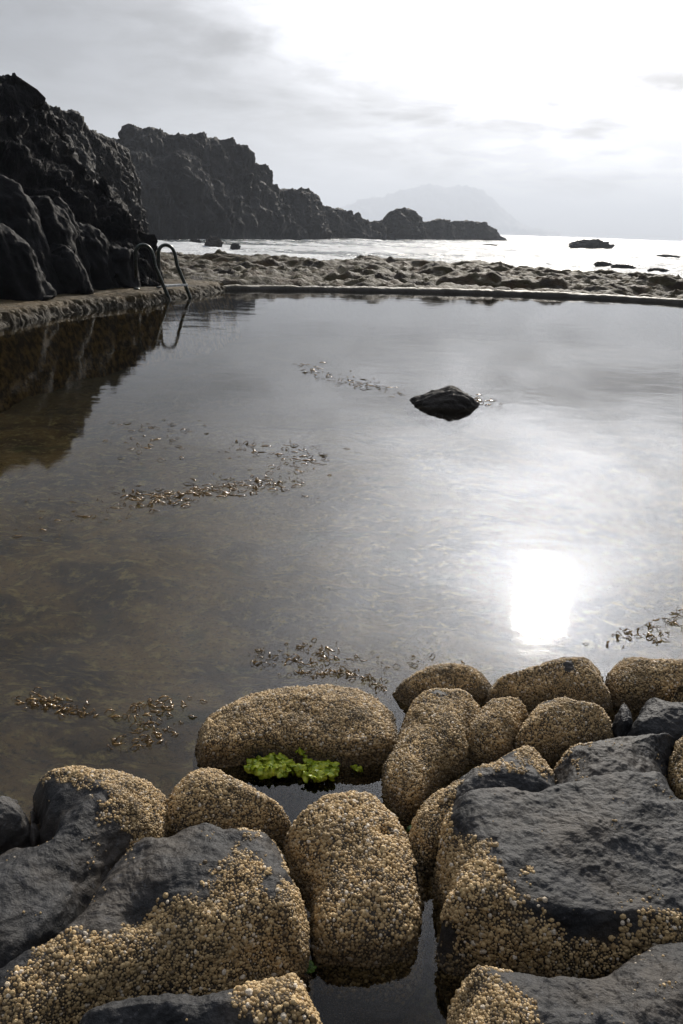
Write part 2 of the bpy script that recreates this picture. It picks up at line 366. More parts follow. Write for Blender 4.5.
# pool water sheet, cut along deck edge, far wall
outl = np.vstack([EDGE[::6], wallpt(np.linspace(0.1, 46, 30)) + wn*0.1, [[FAREND[0], -6]], [[-14, -6]]])
def poly_obj(name, outline, z, m):
    import bmesh
    bm = bmesh.new(); vs = [bm.verts.new((x, y, z)) for x, y in outline]; f = bm.faces.new(vs)
    bmesh.ops.triangulate(bm, faces=[f]); bmesh.ops.recalc_face_normals(bm, faces=bm.faces)
    if bm.faces[:][0].normal.z < 0: bmesh.ops.reverse_faces(bm, faces=bm.faces[:])
    me = bpy.data.meshes.new(name); bm.to_mesh(me); bm.free(); me.materials.append(m)
    o = bpy.data.objects.new(name, me); scene.collection.objects.link(o); return o
pw = poly_obj('pool_water', outl, 0.0, M_POOL); tag(pw, kind='structure')

# ---- sea: polar sheet in front and a wide disc to the horizon
XYs, Fs = polar_grid(27, 14000, 420, -75, 80, 620)
r = np.linalg.norm(XYs, axis=1); q = np.column_stack([XYs[:, 0]*0.35, XYs[:, 1], XYs[:, 0]*0])
amp = np.clip(260/np.maximum(r, 1), 0, 1)
sw = fbm(q*0.055, 3)*0.5 + fbm(q*0.22+9, 3, ridged=True)*0.45 + fbm(q*0.8+3, 3, ridged=True)*0.10*np.clip(70/np.maximum(r, 1), 0, 1)
z = SEA + amp*sw*0.9
foamv = np.clip(1.25*fbm(np.column_stack([XYs[:, 0]*0.02, XYs[:, 1]*0.055, r*0])+5, 4)+0.9, -1, 1)*np.clip(1-(r-40)/420, 0, 1)
foamv += 0.42*np.exp(-((r-44)/16)**2)
sea = mesh_obj('sea', np.column_stack([XYs, z]), Fs, M_SEA); tag(sea, kind='structure'); colattr(sea, foamv, 'foam')

# ------------------------------------------------------------------ haze box
hz_m = bpy.data.materials.new('sea_haze'); hz_m.use_nodes = True; t = NT(hz_m.node_tree); t.N.clear()
out = t.N.new('ShaderNodeOutputMaterial'); pv = t.N.new('ShaderNodeVolumePrincipled')
pv.inputs['Color'].default_value = (0.82, 0.89, 1.0, 1); pv.inputs['Density'].default_value = 0.0003; pv.inputs['Anisotropy'].default_value = 0.2
t.L.new(pv.outputs[0], out.inputs['Volume'])
bx = np.array([(x, y, zz) for x in (-14000, 16000) for y in (-40, 14500) for zz in (-6, 450)], float)
BF = np.array([(0, 1, 3, 2), (4, 6, 7, 5), (0, 4, 5, 1), (2, 3, 7, 6), (0, 2, 6, 4), (1, 5, 7, 3)])
hz = mesh_obj('haze', bx, BF, hz_m, smooth=False); tag(hz, kind='stuff')

# ------------------------------------------------------------------ cliffs and headlands
def ridge(name, sky_pts, base_pts, setback, zbase, m, amp, nsc, nu=400, nv=70, vstretch=0.5, label=None, cols=0.0, prof=1.0, skyamp=1.0, seed=0):
    """rock mass: skyline pixels give the heights at the crest distance, base gives the distance of the foot"""
    sky_pts = np.array(sky_pts, float); xs = np.linspace(sky_pts[0, 0], sky_pts[-1, 0], nu)
    ys = np.interp(xs, sky_pts[:, 0], sky_pts[:, 1]); d = ray(xs, ys)
    hd = d[:, :2]/np.linalg.norm(d[:, :2], axis=1, keepdims=True); el = d[:, 2]/np.linalg.norm(d[:, :2], axis=1)
    bp = np.array(base_pts, float); Db = np.interp(xs, bp[:, 0], bp[:, 1]); sb = setback(xs) if callable(setback) else np.full(nu, setback)
    Dt = Db + sb; zt = CAMZ + el*Dt
    rows = []; nf = int(nv*0.68)
    for k in range(nv):
        if k < nf:
            v = k/(nf-1); dd = Db + sb*v**1.25; zz = zbase + (zt-zbase)*(v**prof)
        else:
            v = (k-nf+1)/(nv-nf); dd = Dt + sb*(1.6*v); zz = zt + (zbase-zt)*v**2.2
        rows.append(np.column_stack([hd*dd[:, None], zz]))
    V = np.stack(rows, 1).reshape(-1, 3); F = grid_faces(nu, nv)[:, ::-1]
    N = vnormals(V, F); q = V*[1, 1, vstretch]*nsc + seed
    disp = fbm(q, 6, 0.55, ridged=True)*0.6 + fbm(q*0.45+5, 3)*0.8 + 0.42*fbm(V*[1, 1, 0.8]*nsc*3.6+seed+9, 5, 0.68)
    if cols:
        s = V[:, 0]*0.6 - V[:, 1]*0.8; d1, d2, _ = cell(np.column_stack([s*cols, (V[:, 2]*0.3+V[:, 0]*0.5)*cols]), 5)
        disp += 0.6*np.sqrt(np.clip(d2-d1, 0, 0.35)/0.35) - 0.3
    fade = np.clip((V[:, 2]-zbase)/np.maximum(np.repeat(zt, nv)-zbase, 0.1)*6, 0.25, 1)
    nrm = N.copy(); top = np.tile(np.arange(nv), nu) >= nf-2
    V = V + nrm*(disp*amp*fade*np.where(top, skyamp, 1.0))[:, None]
    o = mesh_obj(name, V, F, m); tag(o, label, kind='structure'); return o
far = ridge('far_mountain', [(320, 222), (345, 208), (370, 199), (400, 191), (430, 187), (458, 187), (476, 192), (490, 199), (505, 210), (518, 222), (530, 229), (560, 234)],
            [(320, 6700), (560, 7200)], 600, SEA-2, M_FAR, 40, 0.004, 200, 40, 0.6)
HEADSKY = [(60, 135), (100, 139), (127, 141), (131, 132), (152, 130), (171, 136), (198, 139), (215, 143), (228, 149), (244, 160), (260, 168), (267, 173), (271, 185),
    (285, 191), (305, 193), (318, 194), (323, 204), (338, 209), (351, 217), (371, 221), (383, 219), (389, 211), (404, 207), (414, 212), (424, 220), (442, 221), (461, 221), (482, 226), (496, 231), (503, 237), (507, 241)]
head = ridge('headland', HEADSKY, [(60, 140), (180, 150), (240, 165), (300, 195), (400, 260), (507, 380)],
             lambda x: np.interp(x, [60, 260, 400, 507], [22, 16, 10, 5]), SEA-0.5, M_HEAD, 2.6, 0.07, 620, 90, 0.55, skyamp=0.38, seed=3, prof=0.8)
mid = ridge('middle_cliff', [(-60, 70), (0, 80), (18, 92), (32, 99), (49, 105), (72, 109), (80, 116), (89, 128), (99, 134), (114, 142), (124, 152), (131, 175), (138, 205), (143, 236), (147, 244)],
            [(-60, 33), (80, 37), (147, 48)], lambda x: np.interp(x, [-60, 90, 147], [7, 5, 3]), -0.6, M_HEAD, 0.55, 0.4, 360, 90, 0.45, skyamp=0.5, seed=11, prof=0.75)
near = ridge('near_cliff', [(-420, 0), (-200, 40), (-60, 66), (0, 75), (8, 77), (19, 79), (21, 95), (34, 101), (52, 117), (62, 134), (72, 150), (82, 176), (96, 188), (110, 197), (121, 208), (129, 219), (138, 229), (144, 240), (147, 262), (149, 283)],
             [(-420, 12.0), (-60, 15.0), (0, 16.2), (80, 17.0), (149, 17.6)], lambda x: np.interp(x, [-420, 0, 90, 149], [5, 4.6, 2.8, 1.0]), 0.12, M_NEAR, 0.34, 0.8, 560, 130, 0.5, cols=1.1, skyamp=0.5, seed=23, prof=0.7)

# ------------------------------------------------------------------ left deck, far wall
def deck():
    n = len(EDGE); tg = np.gradient(EDGE, axis=0); tg /= np.linalg.norm(tg, axis=1, keepdims=True); nr = np.column_stack([-tg[:, 1], tg[:, 0]])
    if ((nr[n//2]) @ (np.array([-10, 12])-EDGE[n//2])) < 0: nr = -nr
    off = [-0.35, -0.2, -0.06, 0.0, 0.05, 0.1, 0.16, 0.22, 0.3, 0.4, 0.5] + list(np.linspace(0.7, 7.5, 26))
    zz = [-1.2, -0.5, -0.12, 0.0, 0.06, 0.10, 0.135, 0.155, 0.165, 0.17, 0.175] + list(np.linspace(0.18, 0.26, 26))
    oo = np.interp(np.linspace(0, len(off)-1, 78), np.arange(len(off)), off); zz = list(np.interp(oo, off, zz)); off = list(oo)
    fine = 1100; s = np.linspace(0, n-1, fine); E = np.stack([np.interp(s, np.arange(n), EDGE[:, k]) for k in (0, 1)], 1)
    NR = np.stack([np.interp(s, np.arange(n), nr[:, k]) for k in (0, 1)], 1)
    V = np.stack([np.column_stack([E+NR*o, np.full(fine, z)]) for o, z in zip(off, zz)], 1).reshape(-1, 3); F = grid_faces(fine, len(off))
    o_ = np.tile(off, fine); N = vnormals(V, F)
    if N[len(off)*10+20, 2] < 0: F = F[:, ::-1]; N = -N
    L = np.concatenate([[0], np.cumsum(np.linalg.norm(np.diff(E, axis=0), axis=1))]); L = np.repeat(L, len(off))
    knob = 0.5-np.abs(((L*3.6 + 0.7*fbm(V*0.9, 2)) % 1.0)-0.5)   # lumps along the lip
    rim = np.exp(-((o_-0.08)/0.13)**2)
    c1, c2, ci = cell(np.column_stack([L*3.4+0.5*fbm(V*3, 2), (o_-V[:, 2]*-1.0)*4.2+0.5*fbm(V*3+5, 2)]), 13)
    d = rim*(0.055*np.sqrt(np.clip((c2-c1)/0.5, 0, 1))*(0.4+0.9*ci) - 0.03 + 0.035*fbm(V*7, 4, 0.6)) + np.clip(o_-0.2, 0, 1)*0.05*fbm(V*1.6, 5) + 0.012*fbm(V*9, 3)
    V = V + N*d[:, None]
    return mesh_obj('pool_deck', V, F, M_DECK)
dk = deck(); tag(dk, 'rough weedy concrete deck edging the pool under the left cliff', 'deck')
def far_wall():
    n = 900; s = np.linspace(-0.3, 46, n); prof = [(-0.12, -1.2), (-0.05, -0.1), (-0.02, 0.03), (0.0, 0.065), (0.04, 0.09), (0.15, 0.10), (0.26, 0.098), (0.32, 0.08), (0.35, 0.0), (0.45, -1.2)]
    base = wallpt(s); V = np.stack([np.column_stack([base+wn*o, np.full(n, z)]) for o, z in prof], 1).reshape(-1, 3)
    F = grid_faces(n, len(prof)); N = vnormals(V, F)
    if N[5, 2] < 0: F = F[:, ::-1]; N = -N
    V = V + N*(0.022*fbm(V*[2, 2, 4], 5) + 0.012*fbm(V*7, 3))[:, None]
    return mesh_obj('sea_wall', V, F, M_COPE)
fw = far_wall(); tag(fw, 'long low concrete wall closing the far side of the pool', 'wall')

# ------------------------------------------------------------------ reef beyond the wall
def smooth(x, a, b):
    x = np.clip((x-a)/(b-a), 0, 1); return x*x*(3-2*x)
def reef():
    nu, nv = 620, 230; s = np.linspace(-7, 48, nu); tt = np.linspace(0.3, 20, nv)
    S, T = np.meshgrid(s, tt, indexing='ij'); XY = (wallpt(S) + T[..., None]*wn).reshape(-1, 2); S = S.ravel(); T = T.ravel()
    P = np.column_stack([XY, XY[:, 0]*0])
    w = fbm(P*0.5, 2)[:, None]*0.5
    Q = np.column_stack([S*0.45, T, T*0])
    m1 = fbm(Q*0.42+2, 4, 0.55); m2 = fbm(Q*1.1+7, 4, 0.6); m3 = fbm(np.column_stack([S*1.6, T*2.2, T*0])+3, 5, 0.62); m4 = fbm(P*3.3, 4, 0.6, ridged=True)
    k = smooth(S, 7.5, 12.0)
    crest = 0.30*(1-k) + (-0.08)*k
    b1 = np.exp(-((T-2.6-0.6*m1)/2.0)**2); b2 = np.exp(-((T-8.5-1.5*m1)/2.6)**2); b3 = np.exp(-((T-13)/2.0)**2)
    edge = 15.5 - 2.0*k + 2.5*m1; fall = np.clip((T-edge)/3.0, 0, 1)
    gap = np.exp(-((T-5.6)/1.2)**2)*smooth(S, 11, 15)*(1-smooth(S, 26, 30))
    z = -0.20 + crest + 0.16*b1 + (0.22+0.12*k)*b2 + 0.16*k*b3 + 0.10*k + 0.24*m1 + 0.17*m2 + 0.085*m3 + 0.035*m4 - fall*1.9 - gap*0.6
    z *= 1
    left = np.clip((-3.0-S)/3, 0, 1); z += left*0.2
    z = np.minimum(z, 0.02+0.42*np.sqrt(np.maximum(T-0.25, 0))*(0.7+0.5*fbm(P*1.4+8, 3)))
    V = np.column_stack([XY, z]); F = grid_faces(nu, nv)
    N = vnormals(V, F)
    if N[nu*nv//2, 2] < 0: F = F[:, ::-1]
    return mesh_obj('reef', V, F, M_REEF)
rf = reef(); tag(rf, 'low brown weed-covered lava reef between the pool wall and the sea', 'reef', kind='structure')
# standing sea water in the reef hollow
lag = poly_obj('reef_water', [tuple(wallpt(a)+wn*b) for a, b in ((8, 2.4), (13, 2.4), (18, 2.4), (30, 2.4), (30, 9.5), (18, 9.5), (13, 9.5), (8, 9.5))], -0.28, M_SEA); tag(lag, kind='structure')

def lump(name, c, rad, amp=0.18, nsc=1.3, m=None, seed=0, sub=5, squash=None, parent=None, ridge=0.6):
    import bmesh
    bm = bmesh.new(); bmesh.ops.create_icosphere(bm, subdivisions=sub, radius=1.0)
    V = np.array([v.co[:] for v in bm.verts]); me = bpy.data.meshes.new(name)
    n = 1 + amp*1.6*fbm(V*nsc+seed*7.1, 5, 0.5) + amp*ridge*fbm(V*nsc*2.2+seed, 4, 0.5, ridged=True)
    V = V*n[:, None]; V = np.sign(V)*np.abs(V)**0.9 if squash is None else V
    V = V*np.array(rad)
    for v, co in zip(bm.verts, V): v.co = co
    for f in bm.faces: f.smooth = True
    bm.to_mesh(me); bm.free(); me.materials.append(m)
    o = bpy.data.objects.new(name, me); scene.collection.objects.link(o); o.location = c
    if parent: o.parent = parent
    return o
# rocks standing in the sea
for i, (px, py, w_, h_, lab) in enumerate([
    (594, 249.5, 42, 8, 'dark flat-topped islet alone in the bright sea near the horizon'),
    (213, 246.5, 18, 8, 'dark pointed rock in the surf at the foot of the headland'),
    (235, 248, 10, 4, 'small low rock just right of the pointed surf rock'),
    (669, 258, 22, 2.6, 'thin low rock awash below the horizon at the right edge'),
    (604, 265, 16, 2.6, 'small low rock in the surf below the islet'),
    (625, 268, 22, 2.8, 'low double-humped rock in the surf right of the small one below the islet'),
    (660, 271, 18, 2.2, 'low rock in the surf touching the right end of the reef'),
    (195, 244, 12, 4, 'small dark rock in the surf left of the pointed surf rock'),
    (490, 246, 14, 1.6, 'flat sliver of rock off the tip of the headland')]):
    p = unp(px, py, SEA); dd = np.linalg.norm(p[:2]); sc_ = dd/FPX*0.93
    o = lump('sea_rock', (p[0], p[1]+w_*sc_*0.3, SEA), (w_*sc_*0.5, w_*sc_*0.35, h_*sc_*1.1), 0.2, 3.1, M_SEAROCK, i+3, 5)
    o.rotation_euler.z = rnd.uniform(-0.3, 0.3); tag(o, lab, 'sea rock', 'rocks standing in the sea')

# rounded boulders against the cliff foot: pixel x of centre, top y, base y, width, lean
BLD = [(16, 181, 292, 42, 'tall pale rounded boulder at the cliff foot, nearest the left edge'),
       (47, 202, 290, 40, 'broad rounded boulder at the cliff foot right of the tallest one'),
       (66, 203, 288, 26, 'narrow upright rounded boulder between two broad ones at the cliff foot'),
       (86, 226, 289, 34, 'rounded boulder with a pale crest below the narrow upright one'),
       (108, 246, 289, 36, 'low sloping boulder at the cliff foot beside the deck'),
       (126, 260, 288, 22, 'smallest rounded boulder, just left of the pool ladder'),
       (4, 232, 296, 44, 'dark rounded boulder in front of the tallest one at the left edge'),
       (-32, 190, 300, 52, 'rounded boulder beyond the left edge of the deck'),
       (64, 246, 292, 26, 'low dark boulder resting on the deck under the narrow upright one')]
for i, (px, ty, by, w_, lab) in enumerate(BLD):
    front = i in (6, 8); D0 = 14.6 + 0.017*max(px, 0) + (0 if front else 0.9)
    d = ray(px, by); h_ = d[:2]/np.linalg.norm(d[:2]); dt = ray(px, ty); zt = CAMZ + D0*dt[2]/np.linalg.norm(dt[:2])
    zb = 0.2; c = (h_[0]*D0, h_[1]*D0, zb + (zt-zb)*0.42); rw = w_*D0/FPX*0.5
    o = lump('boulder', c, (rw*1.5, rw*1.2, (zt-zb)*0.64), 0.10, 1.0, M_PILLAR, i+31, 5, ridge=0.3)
    for v in o.data.vertices:
        zn = v.co.z/((zt-zb)*0.64)
        if zn < 0.25: q_ = math.hypot(v.co.x/(rw*1.5), v.co.y/(rw*1.2)); k_ = min((0.97+0.12*(0.25-zn))/max(q_, 0.45), 1.9); v.co.x *= k_; v.co.y *= k_
    Vb = np.array([v.co[:] for v in o.data.vertices]); dn = fbm(Vb*[3.2, 3.2, 1.5]+i*9, 5, 0.6)*0.085 + fbm(Vb*9+i, 3)*0.015
    for v, dd_ in zip(o.data.vertices, dn): v.co += v.normal*float(dd_)
    o.rotation_euler = (rnd.uniform(-0.1, 0.1), -0.20+rnd.uniform(-.1, .1), rnd.uniform(-0.2, 0.2)); tag(o, lab, 'boulder', 'rounded boulders at the cliff foot')

# rock in the middle of the pool
p = unp(447, 405); 
o = lump('pool_boulder', (p[0], p[1]+0.05, -0.05), (0.30, 0.2, 0.22), 0.13, 1.5, M_SEAROCK, 77, 5); 
for v in o.data.vertices:
    u = v.co.x/0.30; v.co.z *= max(0.3, 0.95-0.5*abs(u-0.08)); v.co.x -= 0.10*max(0, -u)*0.5
tag(o, 'lone dark rock poking out of the still pool water', 'rock')
o2 = lump('pool_stone', tuple(unp(470, 403.5)-[0, 0, 0.03]), (0.085, 0.07, 0.055), 0.2, 1.4, M_SEAROCK, 12, 4); tag(o2, 'small dark stone just right of the lone rock in the pool', 'stone')

# ------------------------------------------------------------------ ladder
def ladder():
    root = bpy.data.objects.new('pool_ladder', None); scene.collection.objects.link(root)
    A0 = unp(136.5, 288.5, 0.20); A1 = unp(169.7, 299.5, 0.0); B0 = unp(160, 287.0, 0.20); B1 = unp(190, 298, 0.0)
    cc = (A0+B0)/2; root.location = cc
    # square the two frames: same sweep vector for both rails
    sweep = ((A1-A0)+(B1-B0))/2; side = ((B0-A0)+(B1-A1))/2
    A1 = A0+sweep
    A1 = (unp(169.7, 299.5, 0.0)+unp(190, 298, 0)-side)/2; B1 = A1+side; B0 = A0+side*1.0
    for b, e in ((A0, A1), (B0, B1)):
        v = (e-b)[:2]; L = np.linalg.norm(v); v = v/L
        pts2 = [(0.0, -0.02), (0.0, 0.3), (0.0, 0.56), (0.02*L, 0.66), (0.10*L, 0.75), (0.24*L, 0.79), (0.38*L, 0.77), (0.48*L, 0.71), (0.55*L, 0.60), (0.60*L, 0.42)]
        # slope down to the water
        sx0, sz0 = 0.60*L, 0.42; z0 = 0.20
        ex = L; pts2 += [(sx0+(ex-sx0)*u, sz0+(-z0-sz0)*u) for u in (0.25, 0.5, 0.75, 1.0, 1.4, 1.9)]
        pp = catmull(np.array([(b[0]+v[0]*a, b[1]+v[1]*a, z0+h-0.0) for a, h in pts2]), False, 70)
        V, F = tube(pp-cc, 0.034, 12); mesh_obj('rail', V, F, M_STEEL, root)
        fl = lump('foot_flange', tuple(b-cc+[0, 0, 0.0]), (0.06, 0.06, 0.018), 0.03, 1, M_STEEL, 3, 3, parent=root)
    for zz in (0.25, -0.05, -0.38):
        L = np.linalg.norm((A1-A0)[:2]); v = (A1-A0)[:2]/L; u = (0.5+0.28-zz)/0.78-0.0
        u = (0.62-zz)/0.62; a = L*(0.6+0.4*u)
        q0 = np.array([A0[0]+v[0]*a, A0[1]+v[1]*a, zz]); q1 = q0+[*(B0-A0)[:2], 0]
        x = (q1-q0)[:2]; x = x/np.linalg.norm(x); w = v*0.06
        V = []
        for q in (q0, q1):
            for sx, sz in ((-1, 0.02), (1, 0.02), (1, -0.02), (-1, -0.02)): V.append([q[0]+w[0]*sx-cc[0], q[1]+w[1]*sx-cc[1], q[2]+sz-cc[2]])
        F = np.array([(0, 1, 2, 3), (7, 6, 5, 4), (0, 4, 5, 1), (1, 5, 6, 2), (2, 6, 7, 3), (3, 7, 4, 0)])
        o = mesh_obj('step', V, F, M_STEP, root, smooth=False)
        bv = o.modifiers.new('b', 'BEVEL'); bv.width = 0.006; bv.segments = 2
    tag(root, 'steel pool ladder with two looped handrails on the left deck', 'ladder')
ladder()
# ------------------------------------------------------------------ foreground rocks
CR_V, CR_F, CR_T = None, None, None
def barnacle_mesh(name, P, N, rad, parent, tint):
    n = len(P); seg = 7
    a = np.linspace(0, 2*math.pi, seg, endpoint=False)
    rings = [(1.12, -0.35), (1.0, 0.2), (0.68, 0.80), (0.36, 0.96)]
    ref = np.where(np.abs(N[:, 2:3]) < 0.9, [[0, 0, 1.0]], [[1.0, 0, 0]]); U = np.cross(N, ref); U /= np.linalg.norm(U, axis=1, keepdims=True); Wv = np.cross(N, U)
    hs = rng.uniform(0.6, 1.25, n)*rad; ph = rng.uniform(0, 6.28, n); ell = rng.uniform(0.8, 1.2, n)
    V = []
    for rr, hh in rings:
        for j in range(seg):
            c = np.cos(a[j]+ph)*rr*rad*ell; s = np.sin(a[j]+ph)*rr*rad/ell
            V.append(P + U*c[:, None] + Wv*s[:, None] + N*(hh*hs)[:, None])
    V.append(P + N*(0.62*hs)[:, None])
    V = np.stack(V, 1); m = V.shape[1]; off = np.arange(n)*m
    q = []
    for k in range(len(rings)-1):
        for j in range(seg): j2 = (j+1) % seg; q.append((k*seg+j, k*seg+j2, (k+1)*seg+j2, (k+1)*seg+j))
    tr = [((len(rings)-1)*seg+j, (len(rings)-1)*seg+(j+1) % seg, m-1) for j in range(seg)]
    Q = (off[:, None, None]+np.array(q)[None]).reshape(-1, 4); T = (off[:, None, None]+np.array(tr)[None]).reshape(-1, 3)
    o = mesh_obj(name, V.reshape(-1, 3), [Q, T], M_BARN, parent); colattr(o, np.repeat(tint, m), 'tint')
    o['kind'] = 'stuff'; return o
def thin(P, d):
    """greedy minimum spacing"""
    seen = {}; keep = []; inv = 1.0/d; G = np.floor(P*inv).astype(int)
    for i in range(len(P)):
        g = tuple(G[i]); ok = True; p = P[i]
        for a in (-1, 0, 1):
            for b in (-1, 0, 1):
                for c in (-1, 0, 1):
                    l = seen.get((g[0]+a, g[1]+b, g[2]+c))
                    if l is not None and (P[l, 0]-p[0])**2+(P[l, 1]-p[1])**2+(P[l, 2]-p[2])**2 < d*d: ok = False; break
                if not ok: break
            if not ok: break
        if ok: seen[g] = i; keep.append(i)
    return np.array(keep, int)
def smooth01(x): x = np.clip(x, 0, 1); return x*x*(3-2*x)
def fg_rock(outline, ztop, label, bare=(), allbare=False, edge_r=0.07, tilt=(0, 0), dome=0.25, front=0.02, seed=0, br=0.0032, dents=(), name='rock', rough=1.0, steep=0.45, backz=0.58, na=300, sparse=0.0):
    oy = np.array(outline, float); y0, y1 = oy[:, 1].min(), oy[:, 1].max(); tt = (oy[:, 1]-y0)/(y1-y0)
    zz = ztop*(backz*(1-tt)+front*tt)
    Wd = unp(oy[:, 0], oy[:, 1], zz)[:, :2]
    O = catmull(Wd, True, na); c = O.mean(0)
    nr = int(na*0.30); rr = 1-(1-np.linspace(0, 1, nr))**1.55           # denser near the rim
    XY = c + (O[:, None]-c)*rr[None, :, None]; XY = XY.reshape(-1, 2)
    d, _ = seg_dist(XY, O[::3]); dm = d.max()
    er = min(edge_r, dm*0.8)
    wob = 1+0.35*pn(np.column_stack([XY*5, XY[:, 0]*0+seed]))
    hy = np.abs(O[:, 1]-c[1]).max(); ff = smooth01((c[1]-XY[:, 1])/hy*1.2+0.1); er = er*(1-steep*ff)
    prof = (1-(1-np.clip(d/(er*wob), 0, 1))**2.3)**0.5
    z = ztop*(prof*(1-dome) + dome*smooth01(d/dm)**0.8) + (XY-c)@np.array(tilt)*prof
    for (px, py, rd, dp) in dents:
        q = unp(px, py, ztop)[:2]; z -= dp*np.exp(-(np.linalg.norm(XY-q, axis=1)/rd)**2)
    XY = XY.reshape(na, nr, 2); z = z.reshape(na, nr)
    # skirt going down under the water, bulging a little then tucking in
    dirs = (O-c)/np.linalg.norm(O-c, axis=1, keepdims=True); sk = []
    z0 = z[:, -1].min() if True else 0
    for k, (o_, zk) in enumerate([(0.004, -0.012), (0.008, -0.03), (0.008, -0.055), (0.002, -0.09), (-0.01, -0.14), (-0.03, -0.22), (-0.05, -0.34)]):
        sk.append(np.concatenate([(O+dirs*o_), (z[:, -1]+zk)[:, None]], 1))
    V = np.concatenate([np.concatenate([XY, z[..., None]], 2), np.stack(sk, 1)], 1); nv = V.shape[1]; V = V.reshape(-1, 3)
    F = grid_faces(na, nv, True)
    N = vnormals(V, F)
    if N[nv*3+nv//3, 2] < 0: F = F[:, ::-1]; N = -N
    # weld centre
    q = V + seed*3.7
    disp = 0.012*fbm(q*5, 3) + 0.0045*fbm(q*8+4, 3, ridged=True)*(0.35 if not (bare or allbare) else 1) + 0.0045*fbm(q*13, 4, 0.55)*rough + 0.0026*fbm(q*42, 3)*rough + 0.0010*fbm(q*120, 2)
    V = V + N*disp[:, None]
    cen = V.reshape(na, nv, 3)[:, 0].mean(0); V.reshape(na, nv, 3)[:, 0] = cen
    N = vnormals(V, F)
    # barnacle cover
    cov = np.ones(len(V))
    nz = 1.1*fbm(V*8+3, 4) + 0.6*fbm(V*30, 3)
    if allbare: cov[:] = -1
    for b in bare:
        q3 = (V-[0, 0, CAMZ]) @ RM; pxy = np.column_stack([W/2 + q3[:, 0]/-q3[:, 2]*FPX, H/2 - q3[:, 1]/-q3[:, 2]*FPX])
        bd, ins = seg_dist(pxy, np.array(b, float)); bd = bd/22.0*0.035
        sd_ = np.where(ins, -bd, bd)
        cov = np.minimum(cov, sd_/0.035)
        cov = np.where(V[:, 2] < ztop*0.22, np.maximum(cov, 0.9), cov)
    cov = cov + nz*0.85*(0 if (not bare and not allbare) else 1)
    holes = fbm(V*6+20+seed, 3)
    cov = cov - np.clip(holes-0.42, 0, 1)*3
    cs = smooth01(cov*0.9+0.35)
    ob = mesh_obj(name, V, F, M_BAS); colattr(ob, cs*0.95, 'crust'); tag(ob, label, 'rock', 'lava rocks along the near shore')
    if allbare and sparse == 0: return ob
    # scatter
    a_, b_, c_, d_ = (V[F[:, i]] for i in range(4)); area = 0.5*np.linalg.norm(np.cross(c_-a_, d_-b_), axis=1)
    fcov = cov[F].mean(1); fz = V[F][:, :, 2].mean(1)
    clus = np.clip(fbm(V[F].mean(1)*13+2, 2)-0.35, 0, 1)
    w = area*(np.clip(fcov*1.2+0.2, 0, 1)+sparse+0.10*clus)*(fz > -0.07); tot = area[(fz > -0.07)].sum()
    n = int(w.sum()/(br*br*0.9)); pick = rng.choice(len(F), n, p=w/w.sum())
    u = rng.random((n, 1)); v = rng.random((n, 1)); fc = F[pick]
    Pp = (V[fc[:, 0]]*(1-u)+V[fc[:, 1]]*u)*(1-v) + (V[fc[:, 3]]*(1-u)+V[fc[:, 2]]*u)*v
    Nn = N[fc].mean(1) + rng.normal(0, 0.12, (n, 3)); Nn /= np.linalg.norm(Nn, axis=1, keepdims=True)
    kp = thin(Pp, br*1.45); Pp, Nn = Pp[kp], Nn[kp]
    rad = br*np.clip(np.exp(rng.normal(-0.08, 0.36, len(kp))), 0.4, 1.8)*(1+0.25*pn(Pp*14))*np.where(fcov[pick][kp] < -0.5, 0.62, 1.0)
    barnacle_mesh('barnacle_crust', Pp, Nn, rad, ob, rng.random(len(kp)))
    return ob

EXT = 1
fg_rock([(-90, 800), (-40, 795), (0, 797), (24, 803), (36, 822), (33, 846), (0, 866), (-50, 880), (-110, 870), (-120, 830)], 0.14,
        'low dark rock cut by the left edge, left of the hollowed rock', allbare=True, seed=1)
fg_rock([(30, 788), (38, 776), (73, 768), (111, 771), (140, 779), (163, 788), (166, 810), (161, 836), (148, 848), (128, 868), (106, 896), (80, 935), (55, 968), (10, 1010), (-60, 1040), (-140, 1010), (-90, 900), (0, 868), (34, 840), (38, 815)], 0.17,
        'dark left rock with a black hollow on top and tan barnacles on its right', seed=2, edge_r=0.06, dome=0.3,
        bare=[[(36, 784), (70, 779), (100, 778), (108, 795), (106, 815), (132, 835), (120, 870), (90, 915), (55, 960), (0, 1000), (-200, 1060), (-200, 850), (0, 790)]],
        dents=((38, 808, 0.030, 0.10), (34, 822, 0.03, 0.05)), br=0.0027)
fg_rock([(118, 862), (140, 846), (165, 842), (185, 833), (199, 827), (213, 826), (237, 833), (266, 836), (283, 846), (291, 865), (301, 888), (308, 912), (310, 950), (300, 966), (268, 976), (240, 992), (199, 1006), (150, 1012), (90, 1040), (20, 1100), (-60, 1120), (-70, 1040), (0, 1000), (45, 962), (74, 925), (97, 890)], 0.19,
        'broad dark rock at lower left crusted with barnacles on its right half', seed=3, edge_r=0.085, dome=0.2, tilt=(0.0, 0.05), na=420, br=0.0028,
        bare=[[(100, 880), (140, 840), (199, 815), (266, 836), (262, 850), (235, 850), (222, 868), (208, 872), (200, 890), (185, 897), (160, 905), (140, 915), (120, 930), (90, 938), (50, 950), (0, 990), (-80, 1020), (-80, 960)]], dents=((140, 905, 0.05, 0.03), (232, 945, 0.05, 0.02)))
fg_rock([(100, 1020), (140, 1005), (178, 999), (213, 997), (242, 988), (272, 981), (298, 974), (312, 990), (322, 1020), (330, 1080), (240, 1120), (80, 1110), (70, 1050)], 0.17,
        'dark rock cut by the bottom edge below the broad crusted rock', seed=4, bare=[[(0, 960), (235, 960), (238, 1010), (262, 1030), (262, 1200), (0, 1200)]], br=0.0036, edge_r=0.05)
